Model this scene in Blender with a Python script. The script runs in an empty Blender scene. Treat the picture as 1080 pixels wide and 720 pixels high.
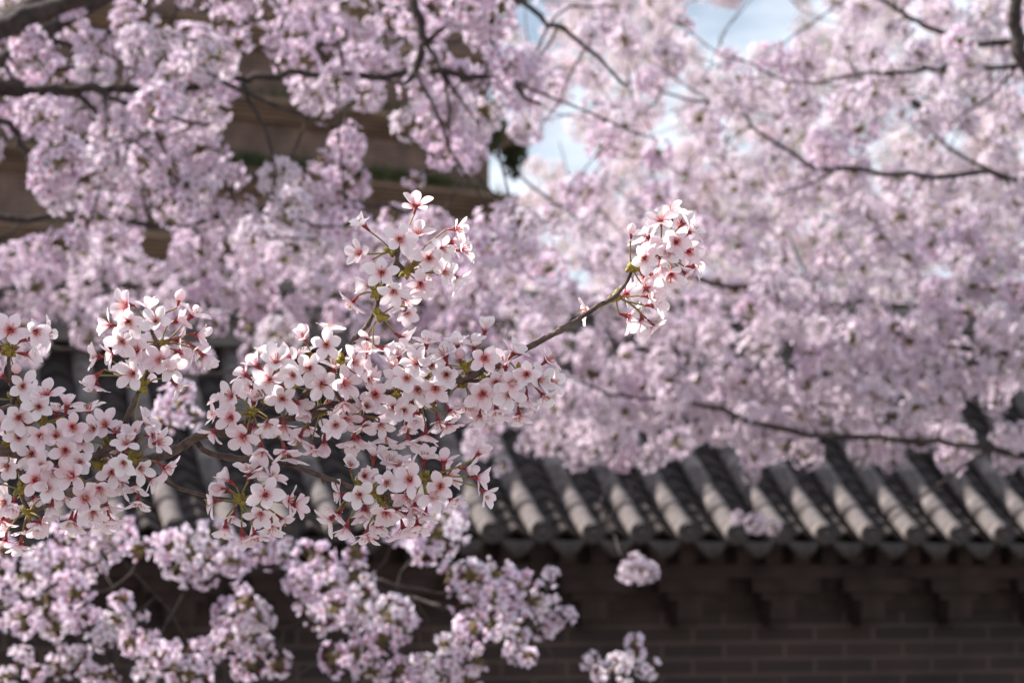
import bpy, math, random
import numpy as np
from mathutils import Vector, Matrix, Quaternion

R_ = math.radians
rng = random.Random(7)
scene = bpy.context.scene
C = scene.collection

# ------------------------------------------------------------------ camera, sky, sun, exposure
FPX, EYE = 2550.0, 1.65
PITCH = math.atan(260 / FPX)
cam_d = bpy.data.cameras.new('camera')
cam = bpy.data.objects.new('camera', cam_d)
C.objects.link(cam)
scene.camera = cam
cam_d.sensor_width = 36
cam_d.lens = 36 * FPX / 1080
cam_d.clip_start, cam_d.clip_end = 0.05, 3000
cam.location = (0, 0, EYE)
cam.rotation_euler = (R_(90) + PITCH, 0, 0)
cam_d.dof.use_dof = True
cam_d.dof.focus_distance = 1.88
cam_d.dof.aperture_fstop = 13.0

SUN_AZ, SUN_EL = 77.0, 38.0          # degrees to the left of straight ahead (+Y), and above the horizon
S = Vector((-math.sin(R_(SUN_AZ)) * math.cos(R_(SUN_EL)), math.cos(R_(SUN_AZ)) * math.cos(R_(SUN_EL)), math.sin(R_(SUN_EL))))
sun_d = bpy.data.lights.new('sun', 'SUN')
sun_d.energy, sun_d.angle, sun_d.color = 5.0, R_(0.55), (1.0, 0.945, 0.88)
sun = bpy.data.objects.new('sun', sun_d)
C.objects.link(sun)
sun.rotation_euler = S.to_track_quat('Z', 'Y').to_euler()
sun.location = (-20, 20, 30)

world = bpy.data.worlds.new('World')
scene.world = world
world.use_nodes = True
nt = world.node_tree
nt.nodes.clear()
out = nt.nodes.new('ShaderNodeOutputWorld')
bg = nt.nodes.new('ShaderNodeBackground')
sky = nt.nodes.new('ShaderNodeTexSky')
sky.sky_type = 'NISHITA'
sky.sun_disc = False
sky.sun_elevation = R_(SUN_EL)
sky.sun_rotation = R_(-SUN_AZ)
sky.air_density, sky.dust_density, sky.ozone_density = 1.0, 1.0, 1.5
tc = nt.nodes.new('ShaderNodeTexCoord')
mp = nt.nodes.new('ShaderNodeMapping')
mp.inputs['Scale'].default_value = (5.0, 5.0, 11.0)
mp.inputs['Location'].default_value = (0.35, 0.0, 0.2)
nz = nt.nodes.new('ShaderNodeTexNoise')
nz.inputs['Scale'].default_value = 1.6
nz.inputs['Detail'].default_value = 6
nz.inputs['Roughness'].default_value = 0.55
rp = nt.nodes.new('ShaderNodeValToRGB')
rp.color_ramp.elements[0].position, rp.color_ramp.elements[1].position = 0.29, 0.56
mx = nt.nodes.new('ShaderNodeMix')
mx.data_type = 'RGBA'
mx.inputs[7].default_value = (8.2, 9.0, 10.2, 1)
nt.links.new(tc.outputs['Generated'], mp.inputs['Vector'])
nt.links.new(mp.outputs['Vector'], nz.inputs['Vector'])
nt.links.new(nz.outputs['Fac'], rp.inputs['Fac'])
nt.links.new(rp.outputs['Color'], mx.inputs[0])
nt.links.new(sky.outputs['Color'], mx.inputs[6])
nt.links.new(mx.outputs[2], bg.inputs['Color'])
bg.inputs['Strength'].default_value = 0.0505
nt.links.new(bg.outputs['Background'], out.inputs['Surface'])

vs = scene.view_settings
vs.view_transform = 'Standard'
vs.look = 'None'
vs.exposure = 1.24
vs.gamma = 1.0
try:
    vs.use_curve_mapping = False
except Exception:
    pass
scene.cycles.max_bounces = 8
scene.cycles.diffuse_bounces = 4
scene.cycles.glossy_bounces = 2
scene.cycles.transmission_bounces = 4
scene.cycles.transparent_max_bounces = 4
scene.cycles.use_denoising = True

CR = Vector((1, 0, 0))
CU = Vector((0, -math.sin(PITCH), math.cos(PITCH)))
CF = Vector((0, math.cos(PITCH), math.sin(PITCH)))
CAM = Vector((0, 0, EYE))


def P(x, y, z):
    """a point of the place: seen at (x, y) of the 1080x720 photograph, z metres deep"""
    return CAM + CR * ((x - 540) / FPX * z) + CU * ((360 - y) / FPX * z) + CF * z


# ------------------------------------------------------------------ materials
def new_mat(name):
    m = bpy.data.materials.new(name)
    m.use_nodes = True
    n = m.node_tree
    for x in list(n.nodes):
        if x.type != 'OUTPUT_MATERIAL':
            n.nodes.remove(x)
    o = [x for x in n.nodes if x.type == 'OUTPUT_MATERIAL'][0]
    return m, n, o


def ramp(n, stops):
    r = n.nodes.new('ShaderNodeValToRGB')
    e = r.color_ramp.elements
    e[0].position, e[0].color = stops[0][0], (*stops[0][1], 1)
    e[1].position, e[1].color = stops[-1][0], (*stops[-1][1], 1)
    for p, c in stops[1:-1]:
        k = e.new(p)
        k.color = (*c, 1)
    return r


def petal_mat(name, stops, trans=0.42):
    m, n, o = new_mat(name)
    at = n.nodes.new('ShaderNodeAttribute')
    at.attribute_name = 't'
    r = ramp(n, stops)
    n.links.new(at.outputs['Fac'], r.inputs['Fac'])
    geo = n.nodes.new('ShaderNodeTexCoord')
    noi = n.nodes.new('ShaderNodeTexNoise')
    noi.inputs['Scale'].default_value = 420
    noi.inputs['Detail'].default_value = 2
    n.links.new(geo.outputs['Object'], noi.inputs['Vector'])
    oi = n.nodes.new('ShaderNodeObjectInfo')
    hs = n.nodes.new('ShaderNodeHueSaturation')
    mr = n.nodes.new('ShaderNodeMapRange')
    mr.inputs['To Min'].default_value, mr.inputs['To Max'].default_value = 0.6, 1.25
    n.links.new(oi.outputs['Random'], mr.inputs['Value'])
    n.links.new(mr.outputs['Result'], hs.inputs['Saturation'])
    mv = n.nodes.new('ShaderNodeMapRange')
    mv.inputs['To Min'].default_value, mv.inputs['To Max'].default_value = 0.9, 1.05
    n.links.new(noi.outputs['Fac'], mv.inputs['Value'])
    n.links.new(mv.outputs['Result'], hs.inputs['Value'])
    n.links.new(r.outputs['Color'], hs.inputs['Color'])
    d = n.nodes.new('ShaderNodeBsdfPrincipled')
    d.inputs['Roughness'].default_value = 0.6
    d.inputs['Specular IOR Level'].default_value = 0.25
    t = n.nodes.new('ShaderNodeBsdfTranslucent')
    n.links.new(hs.outputs['Color'], d.inputs['Base Color'])
    n.links.new(hs.outputs['Color'], t.inputs['Color'])
    ms = n.nodes.new('ShaderNodeMixShader')
    ms.inputs[0].default_value = trans
    n.links.new(d.outputs[0], ms.inputs[1])
    n.links.new(t.outputs[0], ms.inputs[2])
    n.links.new(ms.outputs[0], o.inputs['Surface'])
    return m


def plain(name, ca, cb, scale=30, rough=0.8, bump=0.0, stretch=(1, 1, 1), detail=5, trans=0.0, obj=True):
    m, n, o = new_mat(name)
    tc = n.nodes.new('ShaderNodeTexCoord')
    mp = n.nodes.new('ShaderNodeMapping')
    mp.inputs['Scale'].default_value = stretch
    noi = n.nodes.new('ShaderNodeTexNoise')
    noi.inputs['Scale'].default_value = scale
    noi.inputs['Detail'].default_value = detail
    n.links.new(tc.outputs['Object'], mp.inputs['Vector'])
    n.links.new(mp.outputs['Vector'], noi.inputs['Vector'])
    r = ramp(n, [(0.32, ca), (0.68, cb)])
    n.links.new(noi.outputs['Fac'], r.inputs['Fac'])
    d = n.nodes.new('ShaderNodeBsdfPrincipled')
    d.inputs['Roughness'].default_value = rough
    d.inputs['Specular IOR Level'].default_value = 0.3
    n.links.new(r.outputs['Color'], d.inputs['Base Color'])
    if bump:
        b = n.nodes.new('ShaderNodeBump')
        b.inputs['Strength'].default_value = bump
        b.inputs['Distance'].default_value = 0.01
        n.links.new(noi.outputs['Fac'], b.inputs['Height'])
        n.links.new(b.outputs['Normal'], d.inputs['Normal'])
    sh = d.outputs[0]
    if trans:
        t = n.nodes.new('ShaderNodeBsdfTranslucent')
        n.links.new(r.outputs['Color'], t.inputs['Color'])
        ms = n.nodes.new('ShaderNodeMixShader')
        ms.inputs[0].default_value = trans
        n.links.new(sh, ms.inputs[1])
        n.links.new(t.outputs[0], ms.inputs[2])
        sh = ms.outputs[0]
    n.links.new(sh, o.inputs['Surface'])
    return m


def brick_mat(name, c1, c2, mortar, bw, bh, ms=0.012):
    """bricks in the plane of the wall: x along it, z up (object coordinates)"""
    m, n, o = new_mat(name)
    tc = n.nodes.new('ShaderNodeTexCoord')
    sp = n.nodes.new('ShaderNodeSeparateXYZ')
    ad = n.nodes.new('ShaderNodeMath')
    ad.operation = 'ADD'
    cb = n.nodes.new('ShaderNodeCombineXYZ')
    n.links.new(tc.outputs['Object'], sp.inputs[0])
    n.links.new(sp.outputs['X'], ad.inputs[0])
    n.links.new(sp.outputs['Y'], ad.inputs[1])
    n.links.new(ad.outputs[0], cb.inputs['X'])
    n.links.new(sp.outputs['Z'], cb.inputs['Y'])
    br = n.nodes.new('ShaderNodeTexBrick')
    br.inputs['Scale'].default_value = 1
    br.inputs['Brick Width'].default_value = bw
    br.inputs['Row Height'].default_value = bh
    br.inputs['Mortar Size'].default_value = ms
    br.inputs['Mortar Smooth'].default_value = 0.3
    br.inputs['Color1'].default_value = (*c1, 1)
    br.inputs['Color2'].default_value = (*c2, 1)
    br.inputs['Mortar'].default_value = (*mortar, 1)
    n.links.new(cb.outputs[0], br.inputs['Vector'])
    noi = n.nodes.new('ShaderNodeTexNoise')
    noi.inputs['Scale'].default_value = 2.4
    noi.inputs['Detail'].default_value = 7
    n.links.new(tc.outputs['Object'], noi.inputs['Vector'])
    r = ramp(n, [(0.3, (0.6, 0.6, 0.6)), (0.7, (1.25, 1.2, 1.15))])
    n.links.new(noi.outputs['Fac'], r.inputs['Fac'])
    mu = n.nodes.new('ShaderNodeMix')
    mu.data_type = 'RGBA'
    mu.blend_type = 'MULTIPLY'
    mu.inputs[0].default_value = 1
    n.links.new(br.outputs['Color'], mu.inputs[6])
    n.links.new(r.outputs['Color'], mu.inputs[7])
    d = n.nodes.new('ShaderNodeBsdfPrincipled')
    d.inputs['Roughness'].default_value = 0.9
    n.links.new(mu.outputs[2], d.inputs['Base Color'])
    b = n.nodes.new('ShaderNodeBump')
    b.invert = True
    b.inputs['Strength'].default_value = 0.6
    b.inputs['Distance'].default_value = 0.008
    n.links.new(br.outputs['Fac'], b.inputs['Height'])
    n.links.new(b.outputs['Normal'], d.inputs['Normal'])
    n.links.new(d.outputs[0], o.inputs['Surface'])
    return m


M_PETAL = petal_mat('petal', [(0.0, (0.36, 0.02, 0.04)), (0.12, (0.46, 0.035, 0.07)), (0.22, (0.80, 0.40, 0.45)),
                              (0.40, (0.87, 0.715, 0.755)), (1.0, (0.885, 0.785, 0.825))], 0.48)
M_PETAL_FAR_SHADED = petal_mat('petal_far_shaded', [(0.0, (0.42, 0.06, 0.11)), (0.09, (0.52, 0.17, 0.24)), (0.22, (0.66, 0.47, 0.57)),
                                      (0.45, (0.74, 0.62, 0.74)), (1.0, (0.77, 0.665, 0.795))], 0.36)  # shaded copy of the petal: lilac shade put into the colour
M_PETAL_SUNLIT = petal_mat('petal_sunlit', [(0.0, (0.50, 0.10, 0.14)), (0.12, (0.66, 0.34, 0.40)), (0.28, (0.82, 0.69, 0.74)),
                                        (0.5, (0.84, 0.73, 0.80)), (1.0, (0.85, 0.755, 0.84))], 0.40)  # sunlit copy of the petal: sunlight on the far trees put into the colour
M_CALYX = plain('calyx', (0.16, 0.018, 0.02), (0.30, 0.05, 0.045), 300, 0.5)
M_FILA = plain('stamen', (0.55, 0.16, 0.18), (0.78, 0.45, 0.45), 300, 0.5)
M_ANTH = plain('anther', (0.35, 0.20, 0.05), (0.60, 0.42, 0.12), 300, 0.6)
M_PEDI = plain('pedicel', (0.17, 0.19, 0.04), (0.26, 0.16, 0.06), 150, 0.5)
M_SCALE = plain('bud_scale', (0.30, 0.28, 0.04), (0.17, 0.08, 0.02), 260, 0.6)
M_SCALE_FAR = plain('spur', (0.13, 0.10, 0.025), (0.085, 0.045, 0.02), 260, 0.6)
M_BARK = plain('bark', (0.020, 0.014, 0.013), (0.062, 0.046, 0.042), 55, 0.85, 0.8, (1, 1, 1), 8)
M_TWIG = plain('twig_bark', (0.040, 0.024, 0.020), (0.15, 0.10, 0.08), 120, 0.7, 0.6, (1, 1, 1), 6)
FMATS = [M_PETAL, M_CALYX, M_FILA, M_ANTH, M_PEDI, M_SCALE]
SUNLITMATS = [M_PETAL_SUNLIT, M_CALYX, M_FILA, M_ANTH, M_PEDI, M_SCALE_FAR]
FARMATS = [M_PETAL_FAR_SHADED, M_CALYX, M_FILA, M_ANTH, M_PEDI, M_SCALE_FAR]


# ------------------------------------------------------------------ mesh helpers
class MB:
    """collects geometry for ONE mesh"""
    def __init__(self):
        self.v, self.f, self.m, self.t, self.n = [], [], [], [], 0

    def add(self, V, F, mat=0, T=None):
        V = np.asarray(V, float).reshape(-1, 3)
        self.v.append(V)
        k = self.n
        self.f.extend([tuple(i + k for i in f) for f in F])
        if isinstance(mat, int):
            self.m.extend([mat] * len(F))
        else:
            self.m.extend(mat)
        self.t.append(np.zeros(len(V)) if T is None else np.asarray(T, float))
        self.n += len(V)

    def geo(self):
        return np.concatenate(self.v), self.f, self.m, np.concatenate(self.t)

    def mesh(self, name, mats, smooth=True):
        V, F, Mi, T = self.geo()
        me = bpy.data.meshes.new(name)
        me.from_pydata(V.tolist(), [], F)
        for m in mats:
            me.materials.append(m)
        me.polygons.foreach_set('material_index', np.array(Mi, dtype=np.int32))
        me.polygons.foreach_set('use_smooth', np.full(len(F), smooth))
        a = me.attributes.new('t', 'FLOAT', 'POINT')
        a.data.foreach_set('value', T.astype(np.float32))
        me.update()
        return me


def link(name, me, parent=None, loc=(0, 0, 0)):
    o = bpy.data.objects.new(name, me)
    C.objects.link(o)
    o.location = loc
    if parent:
        o.parent = parent
    return o


def tag(o, label=None, cat=None, group=None, kind=None):
    for k, v in (('label', label), ('category', cat), ('group', group), ('kind', kind)):
        if v:
            o[k] = v
    return o


def thing(name, label, cat, loc, group=None):
    o = bpy.data.objects.new(name, None)
    C.objects.link(o)
    o.location = loc
    o.empty_display_size = 0.1
    return tag(o, label, cat, group)


def tube(mb, pts, rad, sides=6, mat=0, cap=True):
    pts = [Vector(p) for p in pts]
    n = len(pts)
    V, F = [], []
    ref = None
    for i, p in enumerate(pts):
        d = (pts[min(i + 1, n - 1)] - pts[max(i - 1, 0)])
        if d.length < 1e-9:
            d = Vector((0, 0, 1))
        d.normalize()
        if ref is None:
            ref = d.orthogonal().normalized()
        ref = (ref - d * ref.dot(d))
        ref = ref.normalized() if ref.length > 1e-6 else d.orthogonal().normalized()
        b = d.cross(ref)
        r = rad[i] if hasattr(rad, '__len__') else rad
        for k in range(sides):
            a = 2 * math.pi * k / sides
            V.append(p + ref * (r * math.cos(a)) + b * (r * math.sin(a)))
    for i in range(n - 1):
        for k in range(sides):
            k2 = (k + 1) % sides
            F.append((i * sides + k, i * sides + k2, (i + 1) * sides + k2, (i + 1) * sides + k))
    if cap:
        F.append(tuple(range(sides))[::-1])
        F.append(tuple((n - 1) * sides + k for k in range(sides)))
    mb.add([tuple(v) for v in V], F, mat)


def box(mb, x0, x1, y0, y1, z0, z1, mat=0, bev=0.0):
    V = [(x0, y0, z0), (x1, y0, z0), (x1, y1, z0), (x0, y1, z0), (x0, y0, z1), (x1, y0, z1), (x1, y1, z1), (x0, y1, z1)]
    F = [(0, 3, 2, 1), (4, 5, 6, 7), (0, 1, 5, 4), (1, 2, 6, 5), (2, 3, 7, 6), (3, 0, 4, 7)]
    mb.add(V, F, mat)


def smooth_path(pts, rad, step=0.05, wob=0.0, r=rng):
    """Catmull-Rom through points with radii"""
    pts = [Vector(p) for p in pts]
    o, ro = [], []
    n = len(pts)
    for i in range(n - 1):
        p0, p1, p2, p3 = pts[max(i - 1, 0)], pts[i], pts[i + 1], pts[min(i + 2, n - 1)]
        k = max(2, min(14, int((p2 - p1).length / step)))
        for j in range(k):
            t = j / k
            q = 0.5 * ((2 * p1) + (p2 - p0) * t + (2 * p0 - 5 * p1 + 4 * p2 - p3) * t * t + (3 * p1 - p0 - 3 * p2 + p3) * t ** 3)
            if wob:
                q = q + Vector((r.gauss(0, wob), r.gauss(0, wob), r.gauss(0, wob)))
            o.append(q)
            ro.append((rad[i] * (1 - t) + rad[i + 1] * t) * (1 + r.uniform(-0.08, 0.10)))
    o.append(pts[-1])
    ro.append(rad[-1])
    return o, ro


# ------------------------------------------------------------------ flowers
WP_U = [0, .12, .3, .5, .68, .84, .94, 1.0]
WP_W = [.16, .24, .60, .96, 1.0, .76, .46, .14]


def flower_geo(r, nu, nv, opening, size=1.0, stamens=True, center=False, calyx=True, sep=True, wide=0.0047):
    """opening: angle of the petals from the flower's axis, degrees; the flower looks along +Z"""
    mb = MB()
    for k in range(5):
        L = 0.0154 * size * r.uniform(0.88, 1.1)
        W = wide * size * r.uniform(0.84, 1.16)
        a1 = R_(opening + r.gauss(0, 14))
        a0 = R_(12)
        bend = R_(r.uniform(-10, 26))
        cup = r.uniform(0.10, 0.55)
        tw = r.gauss(0, 0.16)
        az = 2 * math.pi * k / 5 + r.gauss(0, 0.09)
        notch = r.uniform(0.0, 0.10)
        wav = r.uniform(0, 6.28)
        V, T = [], []
        rr, zz, pu = 0.0008 * size, 0.0, 0.0
        for i in range(nu + 1):
            u = i / nu
            s = min(1, u / 0.34)
            s = s * s * (3 - 2 * s)
            al = a0 + (a1 - a0) * s + bend * u * u
            rr += math.sin(al) * (u - pu) * L
            zz += math.cos(al) * (u - pu) * L
            pu = u
            w = np.interp(u, WP_U, WP_W) * W
            for j in range(nv + 1):
                v = -1 + 2 * j / nv
                du = -notch * L * (1 - abs(v)) ** 1.5 * max(0, (u - .8) / .2)
                rad = rr + du * math.sin(al)
                hz = zz + du * math.cos(al)
                lift = cup * w * v * v + 0.11 * w * math.sin(wav + 7 * u + 2 * v) * u
                lift += tw * w * v * u
                rad -= math.cos(al) * lift
                hz += math.sin(al) * lift
                lat = w * v
                V.append((rad * math.cos(az) - lat * math.sin(az), rad * math.sin(az) + lat * math.cos(az), hz))
                T.append(min(1, u + 0.06 * abs(v) * u))
        F = []
        q = nv + 1
        for i in range(nu):
            for j in range(nv):
                F.append((i * q + j, i * q + j + 1, (i + 1) * q + j + 1, (i + 1) * q + j))
        mb.add(V, F, 0, T)
    if calyx:
        tube(mb, [(0, 0, -0.0064 * size), (0, 0, -0.004 * size), (0, 0, -0.001 * size), (0, 0, 0.0012 * size)],
             [0.0008 * size, 0.0012 * size, 0.0016 * size, 0.0017 * size], 6, 1)
        for k in range(5 if sep else 0):
            az = 2 * math.pi * (k + .5) / 5
            c, s = math.cos(az), math.sin(az)
            sl = 0.0056 * size
            e = R_(max(18, min(80, opening - 12)))
            V = [(0.0014 * size * c - 0.0012 * size * s, 0.0014 * size * s + 0.0012 * size * c, -0.0006 * size),
                 (0.0014 * size * c + 0.0012 * size * s, 0.0014 * size * s - 0.0012 * size * c, -0.0006 * size),
                 ((0.0014 * size + sl * math.sin(e)) * c, (0.0014 * size + sl * math.sin(e)) * s, sl * math.cos(e) - 0.0012 * size)]
            mb.add(V, [(0, 1, 2)], 1)
    if center:
        cr = (0.0027 if nu == 4 else 0.0022) * size
        V = [(cr * math.cos(1.2566 * k), cr * math.sin(1.2566 * k), 0.0036 * size) for k in range(5)]
        mb.add(V, [(0, 1, 2, 3, 4)], 1)
    if stamens:
        for k in range(11):
            az = r.uniform(0, 6.283)
            sp = R_(r.uniform(4, min(40, opening * .6)))
            ln = r.uniform(0.0040, 0.0072) * size
            d = Vector((math.sin(sp) * math.cos(az), math.sin(sp) * math.sin(az), math.cos(sp)))
            b = Vector((0.0010 * size * math.cos(az), 0.0010 * size * math.sin(az), 0.0008))
            e = b + d * ln + Vector((0, 0, 0.0006))
            tube(mb, [b, b + d * ln * .5, e], 0.00024, 3, 2, False)
            s = 0.00055
            V = [e + Vector(q) * s for q in ((1, 0, 0), (-1, 0, 0), (0, 1, 0), (0, -1, 0), (0, 0, 1), (0, 0, -1))]
            mb.add([tuple(x) for x in V], [(0, 2, 4), (2, 1, 4), (1, 3, 4), (3, 0, 4), (2, 0, 5), (1, 2, 5), (3, 1, 5), (0, 3, 5)], 3)
    return mb


def bud_geo(r, size=1.0):
    mb = MB()
    pr = [(-.0064, .0008), (-.004, .0013), (-.0012, .0019), (0, .0021)]
    tube(mb, [(0, 0, z * size) for z, _ in pr], [q * size for _, q in pr], 6, 1)
    ln = r.uniform(.009, .012) * size
    N = 9
    V, F, T = [], [], []
    for i in range(6):
        u = i / 5
        w = .0042 * size * math.sin(math.pi * min(1, .18 + .82 * u)) ** .7 + .0004
        for k in range(N):
            a = 2 * math.pi * k / N
            ww = w * (1 + .12 * math.sin(a * 2.5 + u * 3))
            V.append((ww * math.cos(a), ww * math.sin(a), u * ln))
            T.append(.24 + .25 * u)
    for i in range(5):
        for k in range(N):
            F.append((i * N + k, i * N + (k + 1) % N, (i + 1) * N + (k + 1) % N, (i + 1) * N + k))
    mb.add(V, F, 0, T)
    return mb


def rot_to(d, spin):
    return (Vector(d).normalized().to_track_quat('Z', 'Y') @ Quaternion((0, 0, 1), spin)).to_matrix()


def put(mb, geo, mat3, pos):
    V, F, Mi, T = geo
    A = np.array([list(row) for row in mat3])
    mb.add(V @ A.T + np.array(pos), F, list(Mi), T)


def unit(r):
    while True:
        v = Vector((r.uniform(-1, 1), r.uniform(-1, 1), r.uniform(-1, 1)))
        if 0.05 < v.length < 1:
            return v.normalized()


def pompon(r, n, rad, geos, scales=True, flat=1.0):
    """a ball of blossoms round one spur; origin at the spur"""
    mb = MB()
    dirs = []
    holes = [unit(r) for _ in range(2)] if n > 12 else []
    for i in range(n):
        best, bd = None, -1
        for _ in range(10):
            d = unit(r)
            if any(d.dot(h) > .80 for h in holes):
                continue
            q = min([(d - e).length for e in dirs], default=9)
            if q > bd:
                best, bd = d, q
        if best:
            dirs.append(best)
    for d in dirs:
        q = r.uniform(0.80, 1.06) * rad
        p = Vector((d.x, d.y, d.z * flat)) * q
        f = (d + unit(r) * 0.30).normalized()
        put(mb, r.choice(geos), rot_to(f, r.uniform(0, 6.28)), p)
        m = p * .5 + Vector((0, 0, .003))
        tube(mb, [(0, 0, 0), m, p - f * 0.007], 0.0007, 3, 4, False)
    if scales:
        for k in range(6):
            d = (holes[k % 2] * .7 + unit(r) if holes else unit(r)).normalized() * .009
            tube(mb, [d * .2, d, d * 2.1], [.004, .0052, .0008], 5, 5)
    return mb


r0 = random.Random(21)
HI_OPEN = [flower_geo(r0, 7, 4, op, sz).mesh('flower', FMATS) for op, sz in
           ((66, 1), (56, 1), (50, 1.02), (74, .96), (46, 1), (60, 1.05), (56, .95), (80, 1), (50, 1), (64, .98), (54, .93), (60, .9), (42, 1), (70, 1.04), (38, .98), (58, 1.03))]
HI_HALF = [flower_geo(r0, 7, 4, op, sz).mesh('half_open_flower', FMATS) for op, sz in ((38, .95), (46, .98), (32, .92), (50, 1))]
HI_BUD = [bud_geo(r0, .82).mesh('bud', FMATS) for _ in range(3)]
MID_GEO = [flower_geo(r0, 4, 2, op, sz, False, True, True, False, .0054).geo() for op, sz in ((78, 1), (68, 1), (60, .95), (84, 1), (48, .95))]
LOW_GEO = [flower_geo(r0, 2, 2, op, sz, False, True, False, False, .0066).geo() for op, sz in ((78, 1.14), (66, 1.12), (58, 1.1), (46, 1.08))]
BUD_GEO = [bud_geo(r0, .9).geo() for _ in range(2)]
r1 = random.Random(5)
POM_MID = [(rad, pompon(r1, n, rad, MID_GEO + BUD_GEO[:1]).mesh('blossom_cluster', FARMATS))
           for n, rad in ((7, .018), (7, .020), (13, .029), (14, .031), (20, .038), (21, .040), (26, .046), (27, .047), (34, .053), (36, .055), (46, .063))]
POM_BG = [pompon(r1, n, rad, LOW_GEO + BUD_GEO[:1]) for n, rad in ((28, .044), (32, .048), (23, .040), (38, .052), (29, .045), (18, .034), (35, .05), (25, .042), (9, .026), (42, .055))]
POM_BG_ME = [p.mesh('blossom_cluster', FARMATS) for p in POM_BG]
POM_FAR = [pompon(r1, n, rad, LOW_GEO[:2], False, .75) for n, rad in ((95, .12), (115, .14), (75, .10), (120, .15))]
POM_FAR_ME = [p.mesh('blossom_cluster', SUNLITMATS) for p in POM_FAR]

# ------------------------------------------------------------------ ground
M_GROUND = plain('paving', (0.16, 0.145, 0.135), (0.26, 0.24, 0.22), 3.0, 0.9, 0.3)
mb = MB()
g = 600
mb.add([(-g, -g, 0), (g, -g, 0), (g, g, 0), (-g, g, 0)], [(0, 1, 2, 3)])
tag(link('ground', mb.mesh('ground', [M_GROUND])), kind='structure')

# ------------------------------------------------------------------ the tile-capped courtyard wall
M_BRICK = brick_mat('wall_brick', (0.042, 0.026, 0.022), (0.028, 0.019, 0.017), (0.076, 0.053, 0.046), 0.30, 0.0706, 0.010)
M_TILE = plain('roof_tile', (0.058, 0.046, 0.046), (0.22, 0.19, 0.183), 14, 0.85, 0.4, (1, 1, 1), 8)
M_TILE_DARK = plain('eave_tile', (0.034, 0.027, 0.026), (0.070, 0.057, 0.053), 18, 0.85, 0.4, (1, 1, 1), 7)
M_PAN = plain('pan_tile', (0.021, 0.016, 0.0155), (0.055, 0.043, 0.041), 9, 0.9, 0.3, (1, 1, 1), 8)  # darker than the cover tiles: shade between their rows put into the colour
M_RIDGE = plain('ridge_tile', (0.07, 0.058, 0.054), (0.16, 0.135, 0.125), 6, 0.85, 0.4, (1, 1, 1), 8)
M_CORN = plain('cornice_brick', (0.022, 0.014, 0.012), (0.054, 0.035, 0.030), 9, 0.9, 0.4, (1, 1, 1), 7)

WYAW = R_(21)
wall = thing('courtyard_wall', 'dark brick courtyard wall under a grey tiled roof with round eave tiles', 'wall', (0, 10, 0))
wall.rotation_euler = (0, 0, WYAW)
# local frame: x along the wall, y inwards (away from the camera), z up; y = 0 at the eave's lip
T0, T1 = -4.6, 8.6
EH = EYE + 0.265
mb = MB()
box(mb, T0, T1, .36, 1.58, 0, EYE - .10)
link('brick_body', mb.mesh('brick_body', [M_BRICK], False), wall)
mb = MB()
box(mb, T0, T1, .20, 1.74, EYE + .045, EYE + .105)
box(mb, T0, T1, .26, 1.68, EYE - .0, EYE + .045 - .002)
box(mb, T0, T1, .34, 1.60, EYE - .098, EYE + .012)
box(mb, T0, T1, .13, 1.81, EYE + .185, EYE + .225)
box(mb, T0, T1, .22, 1.72, EYE + .107, EYE + .183)
link('cornice', mb.mesh('cornice', [M_CORN], False), wall)
mb = MB()
x = T0 + .05
while x < T1:
    w = .07 + rng.uniform(-.006, .006)
    box(mb, x, x + w, .15, .22, EYE + .107, EYE + .183)
    x += .138
link('dentil_course', mb.mesh('dentil_course', [M_CORN], False), wall)
mb = MB()
box(mb, -.165, .165, .20, .2595, EYE - .018, EYE + .043)
box(mb, -.105, .105, .23, .262, EYE - .05, EYE - .02)
box(mb, -.06, .06, .235, .34, EYE - .135, EYE - .052)
box(mb, -.042, .042, .27, .357, EYE - .17, EYE - .137)
bme = mb.mesh('bracket', [M_CORN], False)
x = T0 + (.47 - T0) % .45
while x < T1:
    link('bracket', bme, wall, (x, 0, 0))
    x += .45


def roof_h(d):
    """height of the roof's bed above the eave at depth d (0 .. 1.05): flat at the eave, steep at the ridge"""
    return 0.56 * d + 0.30 * d * d


def roof_n(d):
    s = 0.56 + 0.60 * d
    l = math.hypot(1, s)
    return (-s / l, 1 / l)


DEEP = .97
# pan tiles: overlapping shallow rows, one mesh for the slope (their pattern) with the back slope
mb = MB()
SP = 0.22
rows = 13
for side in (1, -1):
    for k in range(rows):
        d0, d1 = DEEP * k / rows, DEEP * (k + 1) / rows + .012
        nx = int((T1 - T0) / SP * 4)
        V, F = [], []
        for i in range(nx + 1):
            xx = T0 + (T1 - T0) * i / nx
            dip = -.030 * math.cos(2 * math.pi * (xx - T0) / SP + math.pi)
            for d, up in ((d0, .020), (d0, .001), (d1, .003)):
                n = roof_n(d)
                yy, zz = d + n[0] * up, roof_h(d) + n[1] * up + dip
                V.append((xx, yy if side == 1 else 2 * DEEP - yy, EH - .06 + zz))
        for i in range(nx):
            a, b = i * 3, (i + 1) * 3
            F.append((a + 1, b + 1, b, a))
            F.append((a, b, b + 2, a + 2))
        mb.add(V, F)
link('pan_tile_slope', mb.mesh('pan_tile_slope', [M_PAN], False), wall)
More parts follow.
